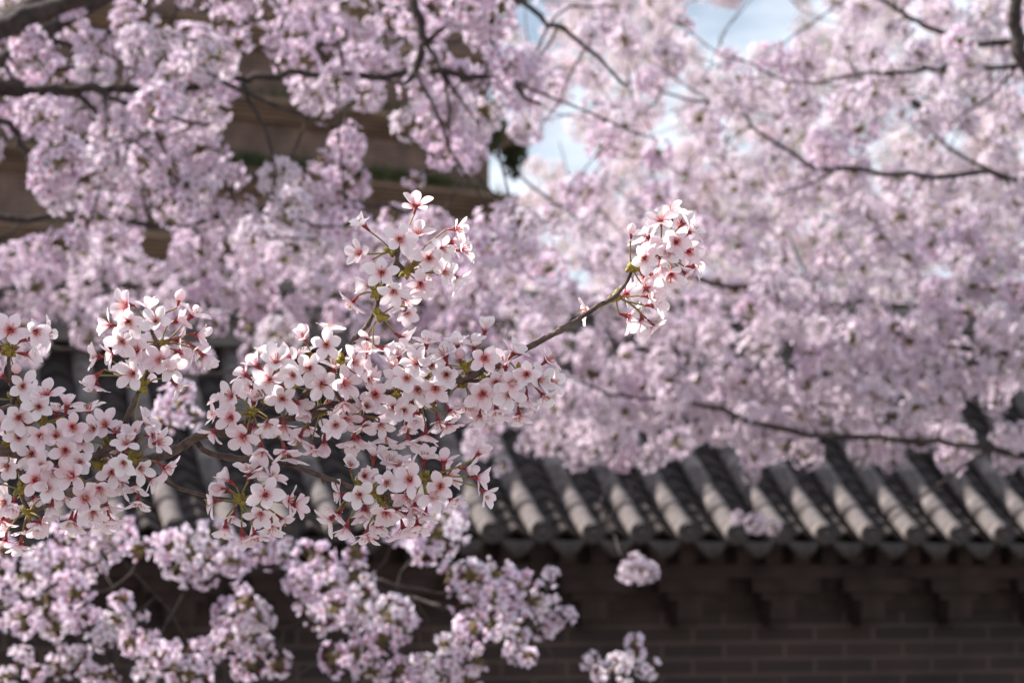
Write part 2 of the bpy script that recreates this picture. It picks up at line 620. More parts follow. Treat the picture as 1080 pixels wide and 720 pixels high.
# a solid bed under the tiles
mb = MB()
prof = [(0.02, EH - .075)] + [(d, EH - .075 + roof_h(d)) for d in (.2, .4, .6, .8, DEEP)]
prof = prof + [(2 * DEEP - y, z) for y, z in prof[::-1][1:]]
V, F = [], []
for y, z in prof:
    V += [(T0, y, z), (T1, y, z)]
for i in range(len(prof) - 1):
    F.append((2 * i, 2 * i + 1, 2 * i + 3, 2 * i + 2))
F.append((0, 2 * len(prof) - 2, 2 * len(prof) - 1, 1))
F.append(tuple(2 * i for i in range(len(prof))))
F.append(tuple(2 * i + 1 for i in range(len(prof)))[::-1])
mb.add(V, F)
link('roof_bed', mb.mesh('roof_bed', [M_CORN], False), wall)


# cover tiles: one half-round row per joint, with a round end tile at the eave
def cover_mesh(r):
    mb = MB()
    rad = .043
    N = 12
    V, F = [], []
    segs = []
    n_t = 6
    for k in range(n_t):
        a, b = DEEP * k / n_t, DEEP * (k + 1) / n_t
        j = r.uniform(-.0015, .0015)
        segs += [(a, rad * 1.05 + j), (a + .012, rad * 1.05 + j), (b - .03, rad * .965 + j), (b - .001, rad * .955 + j)]
    for d, q in segs:
        n = roof_n(d)
        for i in range(N + 1):
            a = math.pi * (i / N) * 1.3 - math.pi * .15
            xx, uu = q * math.cos(a), q * math.sin(a)
            V.append((xx, d + n[0] * (uu + .024), EH - .055 + roof_h(d) + n[1] * (uu + .024)))
    for k in range(len(segs) - 1):
        for i in range(N):
            F.append((k * (N + 1) + i, k * (N + 1) + i + 1, (k + 1) * (N + 1) + i + 1, (k + 1) * (N + 1) + i))
    mb.add(V, F, 0)
    return mb


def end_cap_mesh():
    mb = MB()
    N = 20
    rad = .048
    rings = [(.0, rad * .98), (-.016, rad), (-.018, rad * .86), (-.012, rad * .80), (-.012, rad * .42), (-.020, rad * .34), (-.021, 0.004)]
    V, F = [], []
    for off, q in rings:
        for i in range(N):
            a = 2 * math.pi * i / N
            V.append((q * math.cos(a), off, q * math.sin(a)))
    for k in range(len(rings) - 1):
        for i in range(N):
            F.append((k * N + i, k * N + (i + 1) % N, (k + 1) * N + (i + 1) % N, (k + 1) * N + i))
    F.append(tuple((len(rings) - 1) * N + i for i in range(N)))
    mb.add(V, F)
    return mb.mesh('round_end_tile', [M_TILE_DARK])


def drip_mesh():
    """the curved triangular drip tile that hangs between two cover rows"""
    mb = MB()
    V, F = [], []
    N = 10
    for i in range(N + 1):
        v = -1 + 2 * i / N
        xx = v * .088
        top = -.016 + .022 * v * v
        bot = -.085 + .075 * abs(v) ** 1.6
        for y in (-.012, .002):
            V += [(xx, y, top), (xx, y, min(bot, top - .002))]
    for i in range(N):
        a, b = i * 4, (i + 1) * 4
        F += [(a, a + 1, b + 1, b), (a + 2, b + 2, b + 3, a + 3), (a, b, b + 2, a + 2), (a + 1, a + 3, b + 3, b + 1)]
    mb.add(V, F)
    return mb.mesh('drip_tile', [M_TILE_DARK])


rc = random.Random(3)
COVERS = [cover_mesh(rc).mesh('cover_tile_row', [M_TILE]) for _ in range(4)]
CAP, DRIP = end_cap_mesh(), drip_mesh()
x = T0 + SP * .5
while x < T1:
    o = link('cover_tile_row', rc.choice(COVERS), wall, (x + rc.uniform(-.008, .008), rc.uniform(-.012, .012), rc.uniform(-.004, .005)))
    o.rotation_euler = (0, 0, rc.uniform(-.014, .014))
    e = link('round_end_tile', CAP, o, (0, -.012, EH - .034))
    e.rotation_euler = (R_(-8) + rc.uniform(-.05, .05), 0, rc.uniform(-.06, .06))
    d = link('drip_tile', DRIP, wall, (x + SP / 2, -.006, EH - .055))
    d.rotation_euler = (R_(-10) + rc.uniform(-.05, .05), 0, 0)
    x += SP
mb = MB()
zr = EH + roof_h(DEEP) - .05
for (w, z0, z1) in ((.17, 0, .05), (.11, .052, .13), (.15, .132, .160), (.10, .162, .20), (.13, .202, .235)):
    box(mb, T0, T1, DEEP - w, DEEP + w, zr + z0, zr + z1)
tube(mb, [(T0, DEEP, zr + .265), (T1, DEEP, zr + .265)], .065, 12)
link('ridge', mb.mesh('ridge', [M_RIDGE], False), wall)

# ------------------------------------------------------------------ brick pagoda far behind
M_PAG = brick_mat('pagoda_brick', (0.19, 0.122, 0.098), (0.14, 0.092, 0.074), (0.22, 0.15, 0.12), 0.34, 0.085, 0.012)
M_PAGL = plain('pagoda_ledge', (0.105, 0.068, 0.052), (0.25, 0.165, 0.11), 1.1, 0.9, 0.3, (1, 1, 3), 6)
PY = R_(33)
pc = P(-40, 620, 37)
pag = thing('brick_pagoda', 'brown brick pagoda with stepped ledges, far behind the wall', 'pagoda', (pc.x, pc.y, 0))
pag.rotation_euler = (0, 0, PY)
PW = 12.3                     # the near face runs from local x = -2 to PW-2, the tower goes back from local y = 0
X0, X1 = -4.0, 9.75
TH = 1.22
base_h = EYE + 388 / FPX * 37.5 - 5 * TH
mb = MB()
for k in range(-1, 13):
    z0 = base_h + k * TH
    if k == -1:
        box(mb, X0, X1, 0, X1 - X0, 0, base_h)
    ins = max(0, k) * 0.02
    box(mb, X0 + ins, X1 - ins, ins, X1 - X0 - ins, z0 + .003, z0 + TH - .36)
link('tower_wall', mb.mesh('tower_wall', [M_PAG], False), pag)
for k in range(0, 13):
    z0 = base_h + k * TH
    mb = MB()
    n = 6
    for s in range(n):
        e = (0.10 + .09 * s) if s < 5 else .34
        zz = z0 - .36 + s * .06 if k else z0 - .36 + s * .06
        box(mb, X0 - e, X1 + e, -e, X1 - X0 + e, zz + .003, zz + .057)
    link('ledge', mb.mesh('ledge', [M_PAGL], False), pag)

M_GRASS = plain('ledge_grass', (0.045, 0.065, 0.025), (0.11, 0.12, 0.05), 3, 0.8, 0, (1, 1, 1), 4, 0.3)
rg = random.Random(9)
mb = MB()
for i in range(2600):
    lx = rg.uniform(X0, X1) if rg.random() < .3 else rg.uniform(4.4, 8.6)
    z0 = base_h + 6 * TH + .001 if rg.random() < .75 else base_h + rg.choice((5, 7, 4)) * TH
    ly = -rg.uniform(.02, .40)
    h = rg.uniform(.10, .34)
    a = rg.uniform(0, 6.28)
    w = .02
    V = [(lx - w * math.cos(a), ly - w * math.sin(a), z0), (lx + w * math.cos(a), ly + w * math.sin(a), z0),
         (lx + rg.uniform(-.12, .12), ly + rg.uniform(-.12, .08), z0 + h)]
    mb.add(V, [(0, 1, 2)])
go = link('ledge_grass', mb.mesh('ledge_grass', [M_GRASS], False), None, pag.location)
go.rotation_euler = pag.rotation_euler
tag(go, 'dry green grass growing on the ledges of the brown pagoda', 'grass', None, 'stuff')


def shrub(label, x, y, z, rad, n, seed, ratio=1.2):
    r = random.Random(seed)
    p = P(x, y, z)
    t = thing('shrub', label, 'shrub', p)
    mb = MB()
    for _ in range(n):
        d = unit(r)
        q = rad * r.uniform(.3, 1) ** .5
        c = Vector((d.x * q, d.y * q, d.z * q * ratio))
        u, v = unit(r) * .09, unit(r) * .06
        mb.add([tuple(c - u), tuple(c + v), tuple(c + u), tuple(c - v)], [(0, 1, 2, 3)])
    link('foliage', mb.mesh('foliage', [M_GRASS], False), t)
    mb = MB()
    for _ in range(9):
        d = unit(r)
        e = Vector((d.x * rad * .8, d.y * rad * .8, abs(d.z) * rad * ratio * .8))
        tube(mb, [(0, 0, -rad * ratio), e * .4, e], [.05, .03, .01], 5)
    link('stem', mb.mesh('stem', [M_BARK]), t)


shrub('dark green shrub rooted on the right corner of the pagoda', 512, 132, 42.5, .42, 420, 4)
shrub('small green shrub low on the pagoda corner beside the sky', 543, 160, 43.5, .26, 240, 6, 2.0)

# ------------------------------------------------------------------ background cherry trees
# how thick the blossom hangs, read off the photograph in 30-pixel cells (0 .. 9)
DENS = """
523673117999999988127889410137887786
368765679999999998327888411258777766
878888882489988999975667756788877888
767888872287789999878775888888877888
778888882132117885427854866877888788
778878887324615887212787764864888888
886666337854872312478758998899999999
227883788688866678874478888889999999
238862388679998888745788888889999999
868888788888888888877888888888999999
878888776778888888767888888999999999
566655456546646777766888888888888888
433345543223554456786888888778888888
222222431111111136788888888678886788
111111111111111136788878746778634522
000000000000000054066652235322354524
""".strip('\n').split('\n')
DENS = [[int(c) for c in row.replace(' ', '')[:36]] for row in DENS]


def dens(x, y):
    i, j = int(y // 30), int(x // 30)
    if 0 <= i < len(DENS) and 0 <= j < 36:
        return DENS[i][j]
    return 6


def sample(r, x0, x1, y0, y1, area, cover, power=1.0, lo=0, gap=.8):
    """points in the photograph's frame, as many as cover the cells to their density"""
    o = []
    y = y0
    while y < y1:
        x = x0
        while x < x1:
            d = dens(x + 15, y + 15)
            if d > lo:
                n = (d / 9) ** power * cover * 900 / area
                k = int(n) + (1 if r.random() < n - int(n) else 0)
                for _ in range(k):
                    px, py = x + r.uniform(0, 30), y + r.uniform(0, 30)
                    if min(dens(px + a, py + b) for a, b in ((-13, 0), (13, 0), (0, -13), (0, 13), (0, 0))) <= 2 and r.random() < gap:
                        continue
                    o.append((px, py))
            x += 30
        y += 30
    return o


def build_tree(label, group, base, limbs, pts, pom, pom_me, seed, sc=(0.9, 1.15), twig=0.004, limit=100, extra=None, cut=None):
    """limbs: list of (points, radii); every limb is one bough part with its blossom clusters as sub-parts"""
    r = random.Random(seed)
    t = thing('cherry_tree', label, 'cherry tree', base, group)
    B = Vector(base)
    # trunk
    top = limbs[0][0][0]
    mb = MB()
    trunk_top = Vector((B.x, B.y, 0)) * .8 + Vector((top.x, top.y, 0)) * .2
    trunk_top.z = max(1.2, top.z * .72)
    p, q = smooth_path([(0, 0, -.1), (0.03, 0, .5), trunk_top - B], [.19, .15, .12], .12, .006, r)
    tube(mb, p, q, 10)
    link('trunk', mb.mesh('trunk', [M_BARK]), t)
    nodes, owner, mbs = [], [], []
    for i, (pp, rr) in enumerate(limbs):
        if rr[0] >= .0038:
            qq, sr = [pp[0]], [rr[0]]
            for k in range(1, len(pp)):
                for u in (.33, .67, 1):
                    e = (pp[k] - pp[k - 1]).length
                    qq.append(pp[k - 1].lerp(pp[k], u) + unit(r) * min(.02, e * .045) * (1 if u < 1 else .3))
                    sr.append(rr[k - 1] * (1 - u) + rr[k] * u)
            pp, rr = qq, sr
        m = MB()
        full = [trunk_top - B, (trunk_top + pp[0]) / 2 - B + Vector((0, 0, .15))] + [x - B for x in pp]
        rad = [max(rr[0] * 1.3, .03), rr[0] * 1.15] + list(rr)
        if rr[0] < .0038:                     # a side twig that leaves another bough
            full, rad = [x - B for x in pp], list(rr)
        a, b = smooth_path(full, rad, .07, .004, r)
        tube(m, a, b, 7)
        for k in range(3, len(a) - 2):          # forks
            if r.random() < .08:
                d = (a[k + 1] - a[k]).normalized()
                e = a[k] + (d * .7 + unit(r) * .8).normalized() * r.uniform(.15, .5)
                p_, r_ = smooth_path([a[k], a[k].lerp(e, .5) + unit(r) * .04, e], [b[k] * .6, b[k] * .45, b[k] * .25], .06, .003, r)
                tube(m, p_, r_, 5, 0, False)
        mbs.append(m)
        for x, w in zip(a[2:], b[2:]):
            nodes.append(x)
            owner.append((i, w))
    todo = [(P(x, y, z) - B, s) for x, y, z, s in pts]
    N = np.array([list(x) for x in nodes])
    todo.sort(key=lambda c: float(np.min(np.sum((N - np.array(c[0])) ** 2, axis=1))))
    N = [list(x) for x in nodes]
    arr = np.zeros((len(N) + len(todo), 3))
    arr[:len(N)] = N
    n = len(N)
    placed = []
    for c, s in todo:
        dd = np.sum((arr[:n] - np.array(c)) ** 2, axis=1)
        k = int(np.argmin(dd))
        i, w = owner[k]
        a = Vector(arr[k])
        w1 = min(w * .7, twig * 1.8)
        mid = (a + c) / 2 + unit(r) * (c - a).length * .16
        pth, rd = smooth_path([a, mid, c], [w1, twig * .9, twig * .6], .09, 0, r)
        tube(mbs[i], pth, rd, 4, 0, False)
        arr[n] = list(c)
        owner.append((i, twig))
        n += 1
        placed.append((c, s, i))
    boughs = [link('bough', m.mesh('bough', [M_BARK]), t) for m in mbs]
    vis = sorted(range(len(placed)), key=lambda k: -(placed[k][1] / (placed[k][0] + B - CAM).length))
    keep = set(vis[:limit])
    mass = MB()
    for k, (c, s, i) in enumerate(placed):
        j = r.randrange(len(pom))
        rot = rot_to(unit(r), r.uniform(0, 6.28))
        if k in keep:
            o = link('blossom_cluster', pom_me[j], boughs[i], c)
            o.rotation_euler = rot.to_euler()
            o.scale = (s, s, s)
        else:
            V, F, Mi, T = pom[j].geo()
            A = np.array([list(q) for q in rot]) * s
            mass.add(V @ A.T + np.array(c), F, list(Mi), T)
    if mass.n:
        tag(link('blossom_mass', mass.mesh('blossom_mass', list(pom_me[0].materials)), t), kind='stuff')
    return t


def poly(z, *pts):
    return [P(x, y, z if len(q) == 0 else q[0]) for x, y, *q in pts]


rb = random.Random(31)
GT = 'cherry trees in bloom around the wall'
# A: the near tree over the upper left
ptsA = [(x, y, rb.uniform(5.3, 6.6), rb.uniform(.9, 1.15)) for x, y in sample(rb, -90, 570, -60, 270, 1500, 1.95, 1.5, 0, .7)]
ptsA += [(x, y, rb.uniform(5.0, 6.6), 1) for x, y in sample(rb, -520, -90, -330, 120, 1500, .5)]
ptsA += [(437, 190, 5.9, .85), (340, 172, 6.0, 1), (362, 178, 6.0, .9), (332, 106, 5.8, .95), (225, 62, 5.5, 1.05)]
limbsA = [
    (poly(5.3, (-260, 150), (-120, 82), (0, 30), (90, -5), (200, -70)), [.034, .030, .025, .022, .016]),
    (poly(5.6, (-220, 140), (-90, 90), (10, 91), (70, 95), (130, 95), (205, 91), (270, 80), (340, 79), (445, 75), (520, 83), (570, 110)),
     [.020, .016, .013, .013, .011, .009, .009, .008, .009, .007, .004]),
    (poly(5.4, (-150, 60), (-40, 80), (10, 135), (35, 175), (58, 215)), [.014, .012, .008, .008, .005]),
    (poly(5.5, (250, -120), (410, -60), (432, -5), (447, 40), (441, 76), (425, 88)), [.02, .016, .011, .010, .009, .005]),
    (poly(6.3, (-200, 230), (-60, 235), (70, 225), (200, 235), (330, 205), (430, 225), (520, 240)), [.018, .014, .008, .007, .006, .005, .003]),
    (poly(6.2, (300, -100), (480, -40), (560, 10), (610, 45), (660, 90)), [.016, .012, .007, .006, .004]),
]
build_tree('cherry tree with lilac blossom on dark boughs, filling the upper left before the pagoda', GT, (-2.5, 5.7, 0), limbsA, ptsA, POM_BG, POM_BG_ME, 41)
# B: the tree behind it, in front of the wall's ridge at the left
ptsB = [(x, y, rb.uniform(7.0, 8.2), rb.uniform(.9, 1.15)) for x, y in sample(rb, -90, 570, 240, 450, 1000, 2.6, 1.3, 1, .2)]
limbsB = [
    (poly(7.5, (-260, 320), (-60, 300), (100, 300), (300, 308), (470, 325), (570, 350)), [.022, .018, .009, .008, .006, .003]),
    (poly(7.8, (-230, 240), (-80, 255), (90, 275), (250, 290), (420, 275), (550, 300)), [.02, .016, .009, .008, .006, .003]),
    (poly(7.3, (-200, 400), (-60, 370), (60, 365), (180, 395), (330, 380)), [.016, .012, .007, .005, .003]),
]
build_tree('cherry tree with hazier blossom hanging low across the left end of the roof ridge', GT, (-2.35, 7.3, 0), limbsB, ptsB, POM_BG, POM_BG_ME, 42)
# C: the tree at the right, its branches hanging over the roof tiles
ptsC = [(x, y, rb.uniform(7.6, 9.2), rb.uniform(.9, 1.2)) for x, y in sample(rb, 540, 1140, -60, 335, 1000, 1.7, 1.6, 2, .4)]
ptsC += [(x, y, rb.uniform(7.8, 9.3), rb.uniform(.9, 1.2)) for x, y in sample(rb, 480, 1140, 335, 480, 1000, 1.7, 1.4, 1, .3)]
ptsC += [(x, y, rb.uniform(7.8, 9.2), rb.uniform(.9, 1.2)) for x, y in sample(rb, 480, 1140, 300, 390, 1000, .9) + sample(rb, 540, 1140, 390, 468, 1000, 1.7) + [(rb.uniform(560, 1100), rb.uniform(452, 484)) for _ in range(26)]]
ptsC += [(x, y, rb.uniform(8.3, 9.2), rb.uniform(.9, 1.15)) for x, y in ((545, 440), (575, 455), (600, 455), (640, 465), (660, 455), (560, 468), (590, 472), (625, 474), (800, 440), (820, 450), (805, 462),
         (765, 425), (740, 410), (780, 440), (845, 440), (870, 440), (890, 450), (905, 440), (930, 462), (955, 455), (970, 462), (1000, 460), (1020, 470), (1085, 480), (700, 415), (720, 425), (690, 440), (665, 430),
         (755, 432), (610, 440), (635, 440), (840, 425), (865, 415), (900, 420), (925, 435), (985, 445), (960, 430), (1000, 425), (1030, 410), (1060, 400), (1050, 425))]
ptsC += [(792, 498, 8.2, .8), (797, 551, 8.0, .75), (815, 555, 8.0, .6), (778, 545, 8.0, .5), (942, 484, 8.8, .95), (676, 601, 6.6, .78), (662, 602, 6.6, .6),
         (686, 602, 6.6, .6), (670, 588, 6.6, .3), (500, 462, 7.6, .8), (530, 492, 7.6, .9), (520, 470, 7.6, .5), (1068, 477, 8.8, 1.0), (1010, 467, 8.8, 1.1), (985, 460, 8.8, .9),
         (680, 483, 8.3, .95), (712, 445, 8.4, .7)]
limbsC = [
    (poly(7.9, (1150, 160), (1092, 90), (1073, 50), (1070, 0), (1062, -70)), [.036, .030, .025, .022, .018]),
    (poly(8.0, (1160, 240), (1080, 190), (1040, 182), (960, 183), (870, 182), (820, 150), (770, 112), (700, 100), (650, 140)), [.02, .014, .010, .008, .008, .006, .005, .004, .003]),
    (poly(8.0, (1150, 130), (1085, 70), (1000, 72), (930, 76), (850, 90), (760, 60)), [.016, .010, .008, .006, .004, .003]),
    (poly(8.0, (1150, 20), (1075, 42), (1030, 46), (975, 28), (930, 0), (880, -40)), [.018, .012, .010, .009, .007, .004]),
    (poly(8.5, (1170, 330), (1080, 300), (960, 325), (835, 318), (735, 292), (650, 260), (575, 205), (512, 158)), [.022, .016, .009, .010, .009, .006, .005, .003]),
    (poly(8.7, (1180, 400), (1085, 375), (960, 360), (840, 358), (720, 370), (620, 370), (545, 400)), [.022, .016, .010, .010, .010, .007, .003]),
    (poly(8.0, (1180, 500), (1090, 482), (1010, 470), (940, 462), (850, 458), (760, 432), (690, 420), (600, 405)), [.022, .014, .010, .010, .010, .009, .006, .003]),
    (poly(8.5, (1150, 460), (1060, 380), (1005, 385), (980, 410), (930, 425), (840, 430)), [.016, .010, .008, .007, .005, .003]),
    (poly(8.0, (690, 420, 8.9), (652, 470, 8.0), (634, 520, 7.2), (642, 555, 6.8), (655, 585, 6.6)), [.0034, .0036, .0034, .0032, .003]),
    (poly(8.0, (790, 436, 8.9), (786, 480, 8.3), (792, 520, 8.1), (798, 548, 8.0)), [.0037, .0044, .0042, .004]),
]
build_tree('cherry tree on the right with lilac boughs hanging over the roof tiles', GT, (2.9, 8.2, 0), limbsC, ptsC, POM_BG, POM_BG_ME, 43, twig=.0028)
# D, E: sunlit trees beyond the wall
ptsD = [(x, y, rb.uniform(13, 16.5), rb.uniform(.8, 1.2)) for x, y in sample(rb, 780, 1170, -60, 345, 1250, 2.2, 1.5, 2, .5)]
limbsD = [
    (poly(14.5, (1120, 330), (1080, 200), (1060, 80), (1050, -50)), [.02, .015, .011, .008]),
    (poly(14.5, (1100, 300), (1000, 240), (900, 220), (820, 200)), [.014, .011, .009, .007]),
    (poly(14, (1100, 200), (1010, 130), (930, 90), (850, 80)), [.04, .03, .02, .01]),
    (poly(15, (1110, 320), (1000, 310), (880, 300), (790, 310)), [.014, .011, .009, .007]),
]
build_tree('sunlit pale cherry tree beyond the wall at the far right', GT, (P(1110, 600, 15).x, P(1110, 600, 15).y, 0), limbsD, ptsD, POM_FAR, POM_FAR_ME, 44, (.8, 1.2), .004)
ptsE = [(x, y, rb.uniform(14, 18), rb.uniform(.8, 1.2)) for x, y in sample(rb, 540, 800, -60, 345, 1150, 2.7, 1.4, 1, .4)]
limbsE = [
    (poly(16, (690, 345), (680, 250), (670, 120), (650, 0)), [.02, .015, .011, .008]),
    (poly(16, (685, 300), (620, 230), (590, 190), (560, 240)), [.014, .011, .009, .007]),
    (poly(16, (690, 290), (740, 210), (780, 120), (760, 40)), [.014, .011, .009, .007]),
    (poly(16, (690, 340), (600, 310), (560, 320)), [.05, .03, .01]),
]
build_tree('pale pink cherry tree beyond the wall, between the pagoda and the far right tree', GT, (P(692, 600, 16).x, P(692, 600, 16).y, 0), limbsE, ptsE, POM_FAR, POM_FAR_ME, 45, (.8, 1.2), .004)

# F: unseen tree, added up to the left to shade the branches in focus
rf = random.Random(77)
ptsF = []
while len(ptsF) < 17:
    q = P(rf.uniform(-140, 780), rf.uniform(190, 620), 1.88) + S * rf.uniform(1.3, 2.6) + unit(rf) * .12 - CAM
    zz = q.dot(CF)
    px, py = 540 + q.dot(CR) / zz * FPX, 360 - q.dot(CU) / zz * FPX
    if px < -110:
        ptsF.append((px, py, zz, rf.uniform(.85, 1.1)))
limbsF = [
    (poly(2.0, (-1500, -500), (-1150, -420), (-800, -250), (-450, -80), (-200, 20)), [.03, .022, .014, .008, .004]),
    (poly(2.2, (-1500, -100), (-1200, -80), (-850, 40), (-500, 150), (-250, 190)), [.03, .022, .014, .008, .004]),
    (poly(2.1, (-1500, -800), (-1250, -900), (-950, -800), (-700, -600)), [.03, .022, .014, .006]),
]
build_tree('added cherry tree out of view, its crown shading the sharp branches', GT, (-1.9, 2.0, 0), limbsF, ptsF, POM_BG, POM_BG_ME, 46, twig=.003)

# ------------------------------------------------------------------ drooping branches low in front of the wall (mid distance)
GM = 'cherry branches drooping before the wall'


def droop(label, z, stems, clusters, seed, zj=.18):
    r = random.Random(seed)
    base = stems[0][0]
    B = P(base[0], base[1], z)
    t = thing('cherry_branch', label, 'cherry branch', B, GM)
    nodes = []
    mbm = MB()
    for i, (st, w) in enumerate([(s[:-1], s[-1]) for s in stems]):
        zz = z + r.uniform(-.1, .1)
        pts = [P(x, y, z if (i == 0 and k == 0) else zz) - B for k, (x, y) in enumerate(st)]
        rad = [w * .75 * (1 - .6 * k / (len(st) - 1)) for k in range(len(st))]
        a, b = smooth_path(pts, rad, .03, .0015, r)
        tube(mbm, a, b, 6)
        nodes += a
    items = []
    for x, y, q in clusters:
        c = P(x, y, z + r.uniform(-zj, zj)) - B
        items.append((c, max(5, q - 5) / FPX * z))
    items.sort(key=lambda c: min((n - c[0]).length for n in nodes))
    for c, rad in items:
        a = min(nodes, key=lambda n: (n - c).length)
        p, q = smooth_path([a, (a + c) / 2 + unit(r) * .15 * (a - c).length, c], [.0025, .0021, .0017], .03, 0, r)
        tube(mbm, p, q, 5, 0, False)
        nodes += p[1:]
        rr, me = min(POM_MID, key=lambda k: abs(k[0] - rad * .92) + r.uniform(0, .004))
        o = link('blossom_cluster', me, t, c)
        s = max(.85, min(1.2, rad * .95 / rr))
        o.scale = (s, s, s)
        o.rotation_euler = rot_to(unit(r), r.uniform(0, 6.28)).to_euler()
    link('branch_wood', mbm.mesh('branch_wood', [M_BARK]), t)
    return t


droop('drooping cherry branch with lilac pompons, lowest at the left edge', 4.7,
      [[(-60, 640), (10, 640), (60, 615), (105, 590), (130, 570), .006], [(60, 615), (85, 660), (110, 690), (125, 725), .004],
       [(125, 580), (150, 612), (180, 645), (205, 690), (215, 730), .003], [(10, 640), (40, 680), (60, 720), .003]],
      [(100, 570, 36), (77, 563, 26), (120, 560, 28), (147, 580, 16), (53, 597, 28), (66, 603, 30), (90, 590, 28), (30, 607, 24), (10, 633, 24), (20, 657, 24), (47, 633, 28),
       (57, 657, 24), (83, 640, 27), (80, 620, 24), (120, 653, 22), (110, 673, 20), (140, 647, 20), (140, 677, 20), (157, 673, 14), (23, 693, 16), (37, 710, 14), (7, 713, 14),
       (77, 693, 22), (63, 703, 18), (97, 710, 12), (128, 632, 14), (-6, 600, 22), (5, 580, 20)], 51)
droop('drooping cherry branch with a wide row of lilac pompons below the sharp blossom', 4.9,
      [[(470, 640), (430, 628), (385, 617), (330, 602), (275, 598), (215, 590), (180, 578), .006], [(385, 617), (350, 640), (300, 660), (250, 650), .004],
       [(430, 628), (450, 650), (460, 700), (455, 740), .003], [(285, 660), (300, 690), (325, 730), .003], [(215, 600), (185, 640), (165, 690), (180, 740), .003]],
      [(200, 583, 38), (180, 577, 22), (227, 573, 30), (247, 590, 22), (213, 608, 20), (277, 580, 24), (300, 580, 20), (333, 593, 28), (320, 607, 27), (350, 613, 24), (333, 647, 26), (353, 640, 24),
       (320, 627, 20), (240, 647, 22), (260, 637, 18), (247, 667, 25), (267, 667, 22), (233, 680, 20), (253, 623, 13), (273, 650, 20), (293, 700, 18), (260, 700, 22), (277, 680, 14),
       (167, 693, 24), (187, 697, 27), (200, 710, 27), (153, 710, 18), (213, 682, 13), (117, 713, 13), (353, 693, 22), (457, 559, 38), (477, 547, 24), (445, 579, 20), (440, 550, 24),
       (372, 611, 27), (384, 640, 27), (368, 648, 24), (412, 648, 27), (424, 660, 22), (404, 672, 22), (376, 688, 24), (392, 708, 24), (428, 708, 24), (449, 700, 20), (372, 585, 18), (415, 560, 20)], 52)
droop('drooping cherry branch whose round lilac pompons hang clear against the dark brackets', 4.8,
      [[(400, 610), (440, 622), (480, 626), (520, 625), (560, 635), (590, 645), .005], [(500, 628), (505, 665), (490, 700), (500, 740), .003], [(560, 640), (600, 720), (640, 716), (655, 704), .003]],
      [(477, 607, 18), (497, 607, 24), (521, 607, 25), (493, 631, 22), (525, 631, 27), (545, 619, 25), (565, 631, 24), (582, 647, 22), (598, 648, 12), (569, 656, 22), (545, 664, 25), (521, 656, 22),
       (497, 660, 22), (489, 672, 18), (541, 688, 14), (557, 692, 9), (581, 607, 9), (481, 700, 22), (501, 696, 18), (469, 678, 11), (461, 712, 20), (493, 712, 18),
       (650, 704, 21), (634, 708, 15), (670, 688, 13), (682, 704, 15), (622, 696, 10), (670, 677, 8)], 53)
droop('short cherry branch with one lilac pompon behind the sharp sprig', 4.2,
      [[(120, 500), (150, 470), (175, 445), (190, 425), .004]],
      [(185, 425, 24), (178, 440, 20), (200, 440, 18), (192, 412, 16)], 54, .06)

# ------------------------------------------------------------------ the branches in focus
GF = 'cherry branches in focus'


def bud_scales(mb, c, r, s=1.0, n=7):
    for _ in range(n):
        d = unit(r)
        b = c + d * .0022 * s
        e = c + d * .0075 * s + Vector((0, 0, .001))
        tube(mb, [b, (b + e) / 2, e], [.0016 * s, .0021 * s, .0003], 5, 5)
    tube(mb, [c - Vector((0, 0, .003 * s)), c, c + Vector((0, 0, .003 * s))], [.0022 * s, .0040 * s, .002 * s], 7, 5)


DIRS = {'u': (0, 1, 0), 'd': (0, -1, 0), 'l': (-1, 0, 0), 'r': (1, 0, 0), 'c': (0, 0, 1), 'b': (0, 0, -.7)}


